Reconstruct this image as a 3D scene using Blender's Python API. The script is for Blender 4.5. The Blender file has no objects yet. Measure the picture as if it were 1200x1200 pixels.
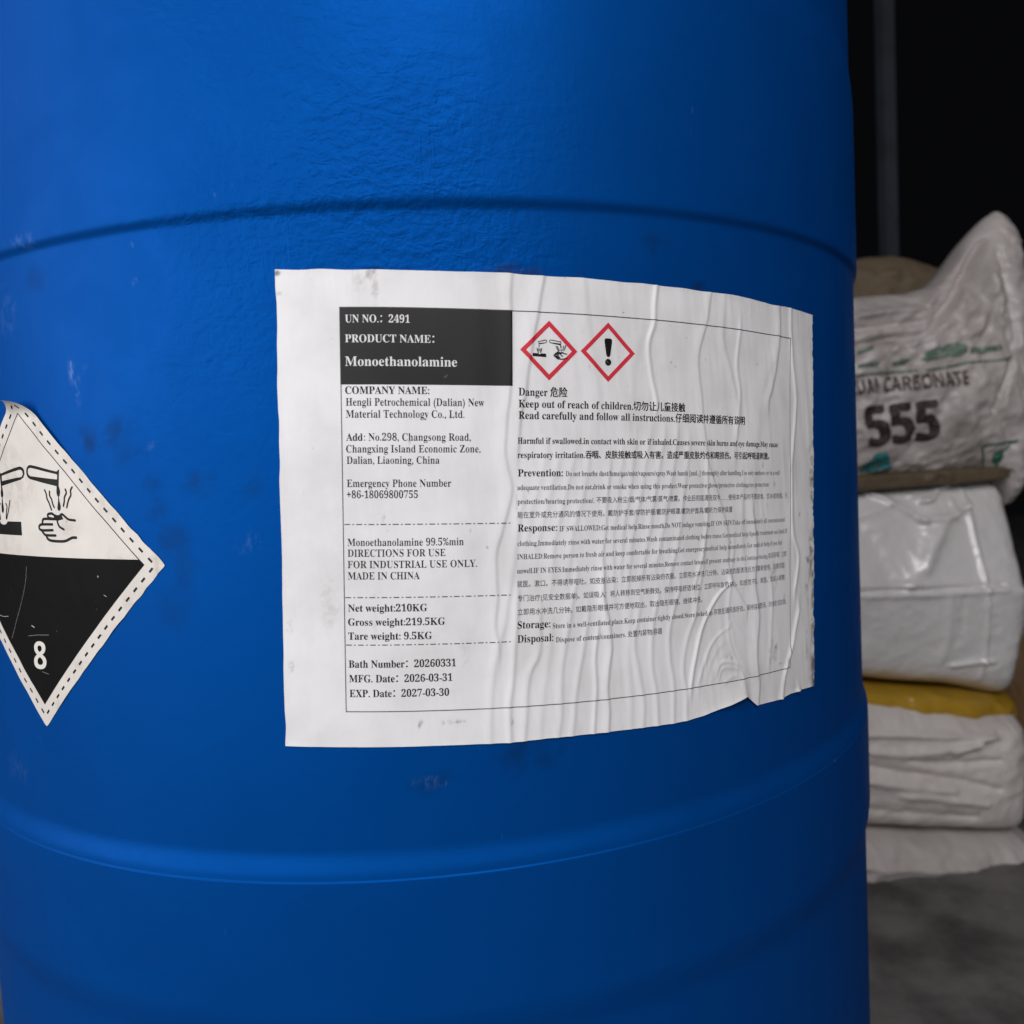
import bpy, bmesh, math, random
import numpy as np
from mathutils import Matrix, Vector

random.seed(7)
RNG = np.random.RandomState(11)
SC = bpy.context.scene
COL = SC.collection

# ------------------------------------------------------------------ camera
R = 0.29            # drum radius (m)
EYE = 0.52          # camera height above the floor
FPX = 932.02        # focal length in photo pixels (1200 wide)
CD = 2.04186 * R    # camera distance from the drum axis
YAW, PITCH, ROLL = 0.09999, -0.067258, -0.052288
TILT = -0.050807    # how far the sticker is turned on the drum


def cam_dirs(x, y):
    """view directions (world) for plane coordinates x right, y up, depth 1"""
    x = np.asarray(x, float); y = np.asarray(y, float)
    c, s = math.cos(ROLL), math.sin(ROLL)
    x, y = c * x - s * y, s * x + c * y
    d = np.stack([x, np.ones_like(x), y], -1)
    c, s = math.cos(PITCH), math.sin(PITCH)
    d = np.stack([d[..., 0], c * d[..., 1] - s * d[..., 2], s * d[..., 1] + c * d[..., 2]], -1)
    c, s = math.cos(YAW), math.sin(YAW)
    return np.stack([c * d[..., 0] + s * d[..., 1], -s * d[..., 0] + c * d[..., 1], d[..., 2]], -1)


cam = bpy.data.cameras.new('camera')
cam.sensor_width = 36.0
cam.lens = FPX / 1200 * 36.0
cam.clip_start = 0.01
cam.clip_end = 100
cam.dof.use_dof = True
cam.dof.focus_distance = 0.33
cam.dof.aperture_fstop = 10
cam_ob = bpy.data.objects.new('camera', cam)
COL.objects.link(cam_ob)
fw = cam_dirs(0., 0.); rt = cam_dirs(1., 0.) - fw; up = cam_dirs(0., 1.) - fw
cam_ob.matrix_world = Matrix(((rt[0], up[0], -fw[0], 0), (rt[1], up[1], -fw[1], -CD),
                              (rt[2], up[2], -fw[2], EYE), (0, 0, 0, 1)))
SC.camera = cam_ob

# ------------------------------------------------------------------ world, lamps, exposure
W = bpy.data.worlds.new('World'); SC.world = W; W.use_nodes = True
W.node_tree.nodes['Background'].inputs[0].default_value = (0.8, 0.85, 1, 1)
W.node_tree.nodes['Background'].inputs[1].default_value = 0.0025


def area(name, loc, target, sx, sy, power, col):
    l = bpy.data.lights.new(name, 'AREA'); l.shape = 'RECTANGLE'; l.size = sx; l.size_y = sy
    l.energy = power; l.color = col
    o = bpy.data.objects.new(name, l); COL.objects.link(o)
    d = Vector(target) - Vector(loc)
    o.matrix_world = Matrix.Translation(loc) @ d.to_track_quat('-Z', 'Y').to_matrix().to_4x4()
    return o


area('door_daylight', (-2.2, -1.5, 1.15), (0, 0, .55), 3.0, 1.8, 60, (.98, .985, 1))
area('front_fill', (.06, -1.6, 1.6), (.05, 0, .5), 1.2, .9, 23, (1, .975, .99))  # added fill lamp with no real source, lifts the label's right side
SC.view_settings.view_transform = 'Standard'
SC.view_settings.look = 'None'
SC.view_settings.exposure = 0
SC.view_settings.gamma = 1
SC.view_settings.use_curve_mapping = False
SC.cycles.max_bounces = 6


# ------------------------------------------------------------------ helpers
def tag(o, label=None, cat=None, group=None, kind=None):
    if label: o['label'] = label
    if cat: o['category'] = cat
    if group: o['group'] = group
    if kind: o['kind'] = kind
    return o


def mesh_ob(name, V, F, mats, parent=None, smooth=True, fmat=None):
    me = bpy.data.meshes.new(name)
    V = np.asarray(V, np.float32); F = np.asarray(F, np.int32)
    k = F.shape[1]
    me.vertices.add(len(V)); me.vertices.foreach_set('co', V.ravel())
    me.loops.add(F.size); me.loops.foreach_set('vertex_index', F.ravel())
    me.polygons.add(len(F))
    me.polygons.foreach_set('loop_start', np.arange(0, F.size, k, dtype=np.int32))
    for m in (mats if isinstance(mats, (list, tuple)) else [mats]): me.materials.append(m)
    if fmat is not None: me.polygons.foreach_set('material_index', np.asarray(fmat, np.int32))
    me.polygons.foreach_set('use_smooth', np.full(len(F), smooth))
    me.update(calc_edges=True)
    o = bpy.data.objects.new(name, me); COL.objects.link(o)
    if parent: o.parent = parent
    return o


def add_attr(o, name, vals):
    a = o.data.attributes.new(name, 'FLOAT', 'POINT')
    a.data.foreach_set('value', np.asarray(vals, np.float32))


def grid_faces(nr, nc):
    i = np.arange(nr * nc).reshape(nr, nc)
    return np.stack([i[:-1, :-1], i[:-1, 1:], i[1:, 1:], i[1:, :-1]], -1).reshape(-1, 4)


def vnoise(x, y, seed=0):
    """smooth value noise in -1..1"""
    r = np.random.RandomState(seed).uniform(-1, 1, (64, 64))
    xi = np.floor(x).astype(int); yi = np.floor(y).astype(int)
    fx = x - xi; fy = y - yi
    fx = fx * fx * (3 - 2 * fx); fy = fy * fy * (3 - 2 * fy)
    g = lambda a, b: r[a % 64, b % 64]
    return ((g(xi, yi) * (1 - fx) + g(xi + 1, yi) * fx) * (1 - fy)
            + (g(xi, yi + 1) * (1 - fx) + g(xi + 1, yi + 1) * fx) * fy)


def sstep(a, b, x):
    t = np.clip((x - a) / (b - a), 0, 1)
    return t * t * (3 - 2 * t)


# ---- node helpers
def new_mat(name):
    m = bpy.data.materials.new(name); m.use_nodes = True
    nt = m.node_tree
    return m, nt, nt.nodes['Principled BSDF']


def nd(nt, typ, **kw):
    n = nt.nodes.new(typ)
    for k, v in kw.items(): setattr(n, k, v)
    return n


def sock(nt, inp, v):
    if isinstance(v, bpy.types.NodeSocket): nt.links.new(v, inp)
    elif isinstance(v, (tuple, list)) and len(v) == 3 and inp.type == 'RGBA': inp.default_value = (*v, 1)
    else: inp.default_value = v


def math_n(nt, op, a, b=0.0, clamp=False):
    n = nd(nt, 'ShaderNodeMath', operation=op, use_clamp=clamp)
    sock(nt, n.inputs[0], a); sock(nt, n.inputs[1], b)
    return n.outputs[0]


def mixc(nt, f, a, b):
    n = nd(nt, 'ShaderNodeMix', data_type='RGBA')
    sock(nt, n.inputs[0], f); sock(nt, n.inputs[6], a); sock(nt, n.inputs[7], b)
    return n.outputs[2]


def noise(nt, vec, scale, detail=3., rough=.5, dist=0.):
    n = nd(nt, 'ShaderNodeTexNoise')
    sock(nt, n.inputs['Vector'], vec)
    n.inputs['Scale'].default_value = scale; n.inputs['Detail'].default_value = detail
    n.inputs['Roughness'].default_value = rough; n.inputs['Distortion'].default_value = dist
    return n.outputs[0]


def ramp(nt, v, lo, hi, a=0., b=1.):
    n = nd(nt, 'ShaderNodeMapRange', interpolation_type='SMOOTHSTEP')
    sock(nt, n.inputs[0], v)
    for i, x in enumerate((lo, hi, a, b)): n.inputs[i + 1].default_value = x
    return n.outputs[0]


def coords(nt, scale=(1, 1, 1)):
    t = nd(nt, 'ShaderNodeTexCoord'); m = nd(nt, 'ShaderNodeMapping')
    nt.links.new(t.outputs['Object'], m.inputs[0]); m.inputs['Scale'].default_value = scale
    return m.outputs[0]


def bump(nt, h, strength, dist, prev=None):
    n = nd(nt, 'ShaderNodeBump')
    n.inputs['Strength'].default_value = strength; n.inputs['Distance'].default_value = dist
    sock(nt, n.inputs['Height'], h)
    if prev is not None: nt.links.new(prev, n.inputs['Normal'])
    return n.outputs[0]


def attr(nt, name):
    return nd(nt, 'ShaderNodeAttribute', attribute_name=name).outputs['Fac']


# ---- where a photo point falls on the drum wall: (angle, height) in units of R
def on_drum(px, py, rad=1.0):
    d = cam_dirs((np.asarray(px, float) - 600) / FPX, -(np.asarray(py, float) - 600) / FPX)
    D = CD / R
    a = d[..., 0] ** 2 + d[..., 1] ** 2; b = -d[..., 1] * D; c = D * D - rad * rad
    t = (-b - np.sqrt(np.maximum(b * b - a * c, 1e-9))) / a
    return np.arctan2(t * d[..., 0], -(-D + t * d[..., 1])), t * d[..., 2]


def to_uv(th, z):      # sticker coordinates (turned by TILT)
    return th + TILT * z, z - TILT * th


def from_uv(u, v):
    k = 1 + TILT * TILT
    return (u - TILT * v) / k, (v + TILT * u) / k


def px_uv(px, py):
    return to_uv(*on_drum(px, py))


def wall(th, z, h):
    return np.stack([(R + h) * np.sin(th), -(R + h) * np.cos(th), EYE + z * R], -1)


def split_tris(V, F, maxlen):
    """cut 2-D triangles along their longest edge until every edge is short"""
    T = V[F]
    done = []
    while len(T):
        e = np.stack([np.linalg.norm(T[:, (k + 1) % 3] - T[:, k], axis=1) for k in range(3)], 1)
        big = e.max(1) > maxlen
        done.append(T[~big]); T = T[big]; e = e[big]
        if not len(T): break
        k = e.argmax(1); r = np.arange(len(T))
        a, b, c = T[r, k], T[r, (k + 1) % 3], T[r, (k + 2) % 3]
        m = (a + b) / 2
        T = np.concatenate([np.stack([a, m, c], 1), np.stack([m, b, c], 1)])
    T = np.concatenate(done)
    return T.reshape(-1, 2), np.arange(len(T) * 3).reshape(-1, 3)


class Ink:
    """collects flat 2-D printing (any number of pieces) and lays it on a surface"""
    def __init__(self): self.V = []; self.F = []; self.M = []; self.n = 0

    def tri(self, V, F, m=0):
        V = np.asarray(V, float).reshape(-1, 2); F = np.asarray(F, int).reshape(-1, 3)
        if not len(F): return
        a = V[F]; area2 = ((a[:, 1, 0] - a[:, 0, 0]) * (a[:, 2, 1] - a[:, 0, 1])
                           - (a[:, 1, 1] - a[:, 0, 1]) * (a[:, 2, 0] - a[:, 0, 0]))
        F = np.where((area2 < 0)[:, None], F[:, ::-1], F)
        self.V.append(V); self.F.append(F + self.n); self.M.append(np.full(len(F), m)); self.n += len(V)

    def poly(self, loops, m=0):
        """filled polygon; the loops after the first are holes"""
        bm = bmesh.new(); es = []
        for lp in loops:
            vs = [bm.verts.new((p[0], p[1], 0)) for p in lp]
            es += [bm.edges.new((vs[i], vs[(i + 1) % len(vs)])) for i in range(len(vs))]
        bmesh.ops.triangle_fill(bm, edges=es, use_beauty=True)
        bmesh.ops.triangulate(bm, faces=bm.faces[:])
        bm.verts.index_update()
        V = np.array([v.co[:2] for v in bm.verts])
        F = np.array([[v.index for v in f.verts] for f in bm.faces])
        bm.free()
        if len(F): self.tri(V, F, m)

    def stroke(self, pts, w, m=0, caps=True):
        pts = np.asarray(pts, float)
        if len(pts) > 2: pts = smooth_line(pts)
        t = np.gradient(pts, axis=0); t /= np.linalg.norm(t, axis=1)[:, None] + 1e-12
        nrm = np.stack([-t[:, 1], t[:, 0]], 1) * w / 2
        V = np.concatenate([pts + nrm, pts - nrm]); n = len(pts)
        i = np.arange(n - 1)
        F = np.concatenate([np.stack([i, i + 1, i + n], 1), np.stack([i + 1, i + n + 1, i + n], 1)])
        self.tri(V, F, m)
        if caps:
            a = np.linspace(0, 2 * np.pi, 9)[:-1]
            for e in (pts[0], pts[-1]):
                V = np.concatenate([[e], e + w / 2 * np.stack([np.cos(a), np.sin(a)], 1)])
                self.tri(V, [(0, k + 1, (k + 1) % 8 + 1) for k in range(8)], m)

    def lay(self, name, f, mats, parent, maxlen):
        V = np.concatenate(self.V); F = np.concatenate(self.F); M = np.concatenate(self.M)
        outV = []; outF = []; outM = []; n = 0
        for m in np.unique(M):
            v, fc = split_tris(V, F[M == m], maxlen)
            outV.append(v); outF.append(fc + n); outM.append(np.full(len(fc), m)); n += len(v)
        V = np.concatenate(outV)
        return mesh_ob(name, f(V[:, 0], V[:, 1]), np.concatenate(outF), mats, parent, True, np.concatenate(outM))


def smooth_line(p, n=6):
    p = np.asarray(p, float)
    q = np.concatenate([[2 * p[0] - p[1]], p, [2 * p[-1] - p[-2]]])
    out = []
    for i in range(len(p) - 1):
        a, b, c, d = q[i:i + 4]
        for t in np.linspace(0, 1, n, endpoint=False):
            out.append(.5 * (2 * b + (c - a) * t + (2 * a - 5 * b + 4 * c - d) * t * t + (3 * b - a - 3 * c + d) * t ** 3))
    out.append(p[-1])
    return np.array(out)


# ---- lettering
def math_bold(s, A=0x1D400, a=0x1D41A, d=0x1D7CE):
    o = ''
    for c in s:
        if 'A' <= c <= 'Z': o += chr(A + ord(c) - 65)
        elif 'a' <= c <= 'z': o += chr(a + ord(c) - 97)
        elif '0' <= c <= '9': o += chr(d + ord(c) - 48)
        else: o += c
    return o


def sans_bold(s): return math_bold(s, 0x1D5D4, 0x1D5EE, 0x1D7EC)


_tc = bpy.data.curves.new('lettering', 'FONT'); _to = bpy.data.objects.new('lettering', _tc)
COL.objects.link(_to)


def text_mesh(s, offset=0.):
    _tc.body = s; _tc.size = 1; _tc.resolution_u = 3; _tc.offset = offset
    bpy.context.view_layer.update()
    ev = _to.evaluated_get(bpy.context.evaluated_depsgraph_get())
    me = bpy.data.meshes.new_from_object(ev)
    me.calc_loop_triangles()
    V = np.zeros(len(me.vertices) * 3); me.vertices.foreach_get('co', V)
    F = np.zeros(len(me.loop_triangles) * 3, int); me.loop_triangles.foreach_get('vertices', F)
    bpy.data.meshes.remove(me)
    return V.reshape(-1, 3)[:, :2], F.reshape(-1, 3)


def thin(V, F, d):
    """slim the upright strokes: every outline point steps sideways into its letter"""
    key = np.round(V, 5); uq, inv = np.unique(key, axis=0, return_inverse=True)
    inv = inv.reshape(-1); G = inv[F]
    V = uq.copy()
    a = V[G]; ar = ((a[:, 1, 0] - a[:, 0, 0]) * (a[:, 2, 1] - a[:, 0, 1]) - (a[:, 1, 1] - a[:, 0, 1]) * (a[:, 2, 0] - a[:, 0, 0]))
    G = G[np.abs(ar) > 1e-10]; ar = ar[np.abs(ar) > 1e-10]
    G = np.where((ar < 0)[:, None], G[:, ::-1], G)
    E = np.concatenate([G[:, [0, 1]], G[:, [1, 2]], G[:, [2, 0]]])
    k1 = E[:, 0] * len(V) + E[:, 1]; k2 = E[:, 1] * len(V) + E[:, 0]
    B = E[~np.isin(k1, k2)]
    dx = V[B[:, 1]] - V[B[:, 0]]; L = np.linalg.norm(dx, axis=1) + 1e-9
    nx = dx[:, 1] / L
    acc = np.zeros(len(V)); ws = np.zeros(len(V))
    for j in (0, 1):
        np.add.at(acc, B[:, j], nx * L); np.add.at(ws, B[:, j], L)
    V[:, 0] -= d * acc / np.maximum(ws, 1e-9)
    return V, G


_cache = {}


def adv(s):
    if 'XX' not in _cache: _cache['XX'] = np.ptp(text_mesh('XX')[0][:, 0])
    return np.ptp(text_mesh('X' + s + 'X')[0][:, 0]) - _cache['XX']


def cap_h():
    if 'H' not in _cache: _cache['H'] = text_mesh(math_bold('H'))[0][:, 1].max()
    return _cache['H']


def layout(s, bold=True, conv=math_bold, cjk_bold=None, cjk_scale=None):
    """one line of lettering as 2-D triangles, baseline 0, starting at x 0"""
    runs = []
    for c in s:
        k = 1 if ord(c) > 0x2E00 else (2 if c in '.,:;-/()[]…+%' else 0)
        if runs and runs[-1][0] == k: runs[-1][1] += c
        else: runs.append([k, c])
    x = 0; Vs = []; Fs = []; n = 0
    for k, r in runs:
        if k == 1:
            if 'C' not in _cache: _cache['C'] = np.ptp(text_mesh('国')[0][:, 1])
            sc = .92 / _cache['C'] * cap_h() * 1.35
            V, F = text_mesh(r)
            w = adv(r); V = V * sc; w *= sc
            V[:, 1] += .02
            if bold:                      # heavier strokes: struck three times
                nv = len(V); F = np.concatenate([F, F + nv, F + 2 * nv])
                V = np.concatenate([V, V + [.022, .008], V + [-.022, -.008]])
        else:
            t = conv(r)
            V, F = text_mesh(t)
            w = adv(t)
            if not bold and k == 0 and len(F): V, F = thin(V, F, .013)
            if k == 2 and bold and len(F):
                nv = len(V); F = np.concatenate([F, F + nv]); V = np.concatenate([V, V + [.03, 0]])
        if len(F):
            V = V.copy(); V[:, 0] += x
            Vs.append(V); Fs.append(F + n); n += len(V)
        x += w
    return np.concatenate(Vs), np.concatenate(Fs)


# ------------------------------------------------------------------ materials
def mat_plastic():
    m, nt, b = new_mat('blue_plastic')
    co = coords(nt)
    big = noise(nt, co, 9, 3)
    col = mixc(nt, ramp(nt, big, .3, .7), (0.0004, .060, .282), (0.0005, .065, .302))
    # grime: soft dark smudges and small pale scuffs
    gr = noise(nt, co, 26, 5, .62, .6)
    col = mixc(nt, ramp(nt, gr, .62, .82, 0, .4), col, (.004, .035, .16))
    sc = noise(nt, coords(nt, (1, 1, .35)), 120, 4, .6)
    sm = noise(nt, co, 14, 2)
    pale = math_n(nt, 'MULTIPLY', ramp(nt, sc, .70, .80), ramp(nt, sm, .5, .66))
    col = mixc(nt, math_n(nt, 'MULTIPLY', pale, .35), col, (.16, .27, .52))
    col = mixc(nt, math_n(nt, 'MULTIPLY', attr(nt, 'grime'), .8), col, (.006, .022, .07))
    brk = ramp(nt, noise(nt, coords(nt, (1, 1, .5)), 480, 4, .7), .42, .62)
    col = mixc(nt, math_n(nt, 'MULTIPLY', math_n(nt, 'MULTIPLY', attr(nt, 'scuff'), brk), .5), col, (.20, .30, .52))
    col = mixc(nt, math_n(nt, 'MULTIPLY', attr(nt, 'rust'), .6), col, (.030, .018, .022))
    sock(nt, b.inputs['Base Color'], col)
    b.inputs['Metallic'].default_value = .38
    b.inputs['Specular IOR Level'].default_value = .1
    b.inputs['Specular Tint'].default_value = (.15, .4, 1, 1)
    sock(nt, b.inputs['Roughness'], ramp(nt, gr, .3, .7, .46, .54))
    b.inputs['IOR'].default_value = 1.45
    # moulded skin: fine orange peel and vertical draw marks
    pe = noise(nt, coords(nt, (1, 1, .8)), 330, 3, .55, .3)
    dr = noise(nt, coords(nt, (1, 1, .05)), 420, 3, .6, .6)
    rip = noise(nt, coords(nt, (.5, .5, 1)), 180, 2, .6, .8)
    mk = ramp(nt, noise(nt, co, 7, 2), .38, .62, .25, 1)
    mk = math_n(nt, 'MULTIPLY', mk, attr(nt, 'peel'))
    h = math_n(nt, 'ADD', math_n(nt, 'MULTIPLY', pe, .9), math_n(nt, 'MULTIPLY', ramp(nt, dr, .62, .78), .16))
    h = math_n(nt, 'ADD', h, math_n(nt, 'MULTIPLY', rip, 1.1))
    nrm = bump(nt, math_n(nt, 'MULTIPLY', h, mk), .55, .0010)
    nt.links.new(nrm, b.inputs['Normal'])
    return m


def mat_paper(name, base, dirt, rough=.42):
    m, nt, b = new_mat(name)
    co = coords(nt)
    n1 = noise(nt, co, 30, 4, .6)
    col = mixc(nt, ramp(nt, n1, .35, .75, 0, .15), base, tuple(c * .8 for c in dirt))
    fine = noise(nt, co, 260, 4, .65)
    md = math_n(nt, 'MULTIPLY', attr(nt, 'dirt'), ramp(nt, fine, .36, .62, .1, 1.0))
    col = mixc(nt, md, col, dirt)
    sp = noise(nt, co, 420, 2, .5)
    spk = math_n(nt, 'MULTIPLY', ramp(nt, sp, .73, .78), ramp(nt, n1, .5, .62))
    col = mixc(nt, math_n(nt, 'MULTIPLY', spk, .5), col, (.12, .10, .09))
    sock(nt, b.inputs['Base Color'], col)
    b.inputs['Roughness'].default_value = rough
    b.inputs['Specular IOR Level'].default_value = .35
    pb = noise(nt, coords(nt, (1, 1, .25)), 160, 3, .55)
    nt.links.new(bump(nt, pb, .25, .0006), b.inputs['Normal'])
    return m


def mat_ink(name, col, wear=.5, rough=.42, spec=.35, rub=0.):
    m, nt, b = new_mat(name)
    co = coords(nt)
    n1 = noise(nt, co, 300, 4, .7); n2 = noise(nt, co, 40, 3, .6)
    f = math_n(nt, 'MULTIPLY', ramp(nt, n1, .66, .76), ramp(nt, n2, .5, .65))
    lite = tuple(c + (.6 - c) * .45 for c in col)
    c_ = mixc(nt, math_n(nt, 'MULTIPLY', f, wear), col, lite)
    if rub:
        sx = nd(nt, 'ShaderNodeSeparateXYZ'); nt.links.new(co, sx.inputs[0])
        rb = math_n(nt, 'MULTIPLY', ramp(nt, sx.outputs[0], .085, .185), ramp(nt, n2, .3, .6, .5, 1.))
        c_ = mixc(nt, math_n(nt, 'MULTIPLY', rb, rub), c_, (.55, .54, .54))
    sock(nt, b.inputs['Base Color'], c_)
    b.inputs['Roughness'].default_value = rough
    b.inputs['Specular IOR Level'].default_value = spec
    return m


def mat_sack(name, col, dirt, rough, weave=True, coat=0., amount=.35):
    m, nt, b = new_mat(name)
    co = coords(nt)
    n1 = noise(nt, co, 11, 5, .65, .4)
    c = mixc(nt, ramp(nt, n1, .45, .75, 0, amount), col, dirt)
    n2 = noise(nt, co, 60, 4, .6)
    c = mixc(nt, ramp(nt, n2, .6, .8, 0, .3), c, dirt)
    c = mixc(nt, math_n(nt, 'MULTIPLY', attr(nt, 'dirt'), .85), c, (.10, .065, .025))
    sock(nt, b.inputs['Base Color'], c)
    b.inputs['Roughness'].default_value = rough
    b.inputs['Coat Weight'].default_value = coat
    b.inputs['Coat Roughness'].default_value = .18
    h = noise(nt, co, 45, 4, .6)
    if weave:
        w1 = nd(nt, 'ShaderNodeTexWave', bands_direction='X'); w2 = nd(nt, 'ShaderNodeTexWave', bands_direction='Z')
        for w in (w1, w2):
            nt.links.new(co, w.inputs[0]); w.inputs['Scale'].default_value = 130
        h = math_n(nt, 'ADD', h, math_n(nt, 'MULTIPLY', math_n(nt, 'MULTIPLY', w1.outputs[1], w2.outputs[1]), .12))
    nt.links.new(bump(nt, h, .5, .004), b.inputs['Normal'])
    return m


def mat_plain(name, col, rough=.6, var=.2, scale=20):
    m, nt, b = new_mat(name)
    n1 = noise(nt, coords(nt), scale, 5, .6)
    sock(nt, b.inputs['Base Color'], mixc(nt, ramp(nt, n1, .3, .7), tuple(c * (1 - var) for c in col), tuple(c * (1 + var) for c in col)))
    b.inputs['Roughness'].default_value = rough
    nt.links.new(bump(nt, noise(nt, coords(nt), scale * 6, 4), .3, .003), b.inputs['Normal'])
    return m


M_PLASTIC = mat_plastic()
M_LABEL = mat_paper('label_paper', (.80, .79, .80), (.16, .13, .11))
M_HAZ = mat_paper('hazard_paper', (.73, .685, .635), (.36, .29, .23), .38)
M_BLACK = mat_ink('black_ink', (.010, .0095, .010), spec=.14)
M_HBLACK = mat_ink('hazard_black_ink', (.0075, .007, .0072), .5, .5, spec=.05)
M_PANEL = mat_ink('panel_ink', (.020, .020, .021), spec=.3)
M_TEXT = mat_ink('text_ink', (.012, .012, .014), spec=.15)
M_FINE = mat_ink('fine_text_ink', (.030, .030, .036), .8, spec=.15, rub=.45)
M_RULE = mat_ink('rule_ink', (.06, .06, .065))
M_WHITE = mat_ink('white_ink', (.72, .71, .71), .1)
M_RED = mat_ink('red_ink', (.62, .030, .052), .4)
M_CREAM = mat_ink('cream_ink', (.74, .70, .65), .1)

# ------------------------------------------------------------------ floor
floor = mesh_ob('floor', [(-4, -4, 0), (4, -4, 0), (4, 4, 0), (-4, 4, 0)], [(0, 1, 2, 3)],
                mat_plain('concrete', (.12, .115, .11), .8, .55, 9), None, False)
tag(floor, kind='structure')

# ------------------------------------------------------------------ the drum
drum = bpy.data.objects.new('chemical_drum', None); COL.objects.link(drum)
tag(drum, 'big blue plastic drum with white chemical label and corrosive class 8 sticker', 'drum')


def lathe_profile():
    """(height in R about eye level, radius offset in m)"""
    P = [(-1.79, -.275), (-1.79, -.03), (-1.775, -.012), (-1.74, 0)]
    for k in range(11): P.append((-1.70 + k * .088, 0.))
    lo = [(-.80, 0), (-.785, .0008), (-.765, .0022), (-.745, .0028), (-.70, .0028), (-.64, .0028), (-.575, .0028),
          (-.551, .0027), (-.541, .0023), (-.532, .0014), (-.523, .0005), (-.515, 0)]
    P += lo
    for k in range(14): P.append((-.48 + k * .0592, 0.))
    hi = [(.308, 0), (.3235, .0001), (.3265, .0006), (.3305, .0015), (.334, .0019), (.340, .0020), (.385, .0020), (.44, .0020), (.50, .0020), (.60, .0020),
          (.66, .0018), (.69, .0011), (.71, .0004), (.725, 0)]
    P += hi
    for k in range(8): P.append((.75 + k * .08, 0.))
    P += [(1.36, -.001), (1.39, -.006), (1.405, -.016), (1.41, -.03), (1.43, -.032), (1.46, -.030), (1.475, -.036),
          (1.47, -.046), (1.43, -.050), (1.40, -.056), (1.395, -.275)]
    return P


prof = lathe_profile()
NS = 720
pz = np.array([p[0] for p in prof]); pr = np.array([p[1] for p in prof])
# finer rows for painted-on grime
zz = np.unique(np.concatenate([pz[1:-1], np.arange(-.75, .75, .008), np.arange(.312, .350, .002), np.arange(-.565, -.505, .002)]))
zz = zz[np.concatenate([[True], np.diff((zz / .0019).astype(int)) > 0])]      # no sliver rows
order = np.argsort(pz[3:-9], kind='stable')
mid = (zz > pz[3]) & (zz < pz[-10])
rows_z = np.concatenate([pz[:4], zz[mid], pz[-10:]])
fz = np.arange(pz[3], pz[-10], .0005); fr = np.interp(fz, pz[3:-9], pr[3:-9])
kern = np.exp(-np.linspace(-3, 3, 37) ** 2 / 2); kern /= kern.sum()          # rounds the ribs off
fr = np.convolve(np.pad(fr, 18, mode='edge'), kern, 'valid')
rows_r = np.concatenate([pr[:4], np.interp(zz[mid], fz, fr), pr[-10:]])
th = np.linspace(-np.pi, np.pi, NS + 1)[:-1]
TH, ZZ = np.meshgrid(th, rows_z); RR = np.repeat(rows_r[:, None], NS, 1)
V = wall(TH, ZZ, RR).reshape(-1, 3)
i = np.arange(len(rows_z) * NS).reshape(len(rows_z), NS); j = np.roll(i, -1, 1)
F = np.stack([i[:-1], j[:-1], j[1:], i[1:]], -1).reshape(-1, 4)
V = np.concatenate([V, [[0, 0, EYE + R * pz[0]], [0, 0, EYE + R * pz[-1]]]])
nb = len(V) - 2
caps = [(j[0, k], i[0, k], nb, nb) for k in range(NS)]
body = mesh_ob('drum_body', V, F, M_PLASTIC, drum)
bm = bmesh.new(); bm.from_mesh(body.data); bm.verts.ensure_lookup_table()
for k in range(NS):
    for q in ((bm.verts[j[0, k]], bm.verts[i[0, k]], bm.verts[nb]), (bm.verts[i[-1, k]], bm.verts[j[-1, k]], bm.verts[nb + 1])):
        f = bm.faces.new(q); f.smooth = True
bm.to_mesh(body.data); bm.free()


def spots(T, Z, lst, seed):
    """soft irregular marks: (px, py, rx mm, rz mm, strength)"""
    out = np.zeros_like(T)
    for q, (x, y, a, b_, s) in enumerate(lst):
        t0, z0 = on_drum(x, y)
        dx = (T - t0) * R * 1000 / a; dz = (Z - z0) * R * 1000 / b_
        n = vnoise(T * R * 1000 / 1.6 + q * 7.3 + 300, Z * R * 1000 / 2.2 + q * 3.1 + 300, seed)
        n2 = vnoise(T * R * 1000 / 4 + q * 2.3 + 300, Z * R * 1000 / 5 + q + 300, seed + 1)
        out = np.maximum(out, s * np.clip(1.2 - np.sqrt(dx * dx + dz * dz) + .35 * n + .45 * n2, 0, 1))
    return np.clip(out, 0, 1)


T_, Z_ = TH.reshape(-1), ZZ.reshape(-1)
z2 = np.zeros(2)
add_attr(body, 'grime', np.concatenate([spots(T_, Z_, [(103, 516, 4, 6, .75), (138, 508, 6, 7, .5), (148, 530, 7, 5, .4), (232, 566, 6, 5, .55),
    (180, 568, 5, 4, .4), (298, 575, 4, 5, .4), (205, 632, 8, 6, .45), (183, 600, 5, 5, .35), (215, 665, 6, 14, .3), (205, 720, 7, 10, .3),
    (768, 282, 6, 5, .5), (606, 882, 9, 7, .55), (640, 890, 8, 4, .4), (510, 915, 9, 4, .35), (40, 330, 9, 5, .3),
    (820, 335, 4, 1.5, .7), (872, 825, 5, 3, .5)], 3), z2]))
add_attr(body, 'scuff', np.concatenate([spots(T_, Z_, [(83, 432, 1.1, 5, .8), (90, 456, .7, 4, .7), (100, 432, .8, .5, .9), (156, 333, .35, 1.1, .9),
    (124, 360, .35, .35, .9), (176, 428, .5, .5, .8), (160, 350, .4, .35, .8), (178, 520, 3, 1.0, .35), (500, 915, 4, 2, .5), (515, 920, 3, 1, .5),
    (972, 890, .6, .6, .9), (991, 911, .7, .7, .9), (30, 285, 10, 3, .3), (660, 892, 5, .7, .35), (290, 635, 5, 4, .2), (182, 578, .5, .4, .6),
    (8, 370, 6, 10, .25), (20, 900, 10, 6, .2)], 5), z2]))
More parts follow.
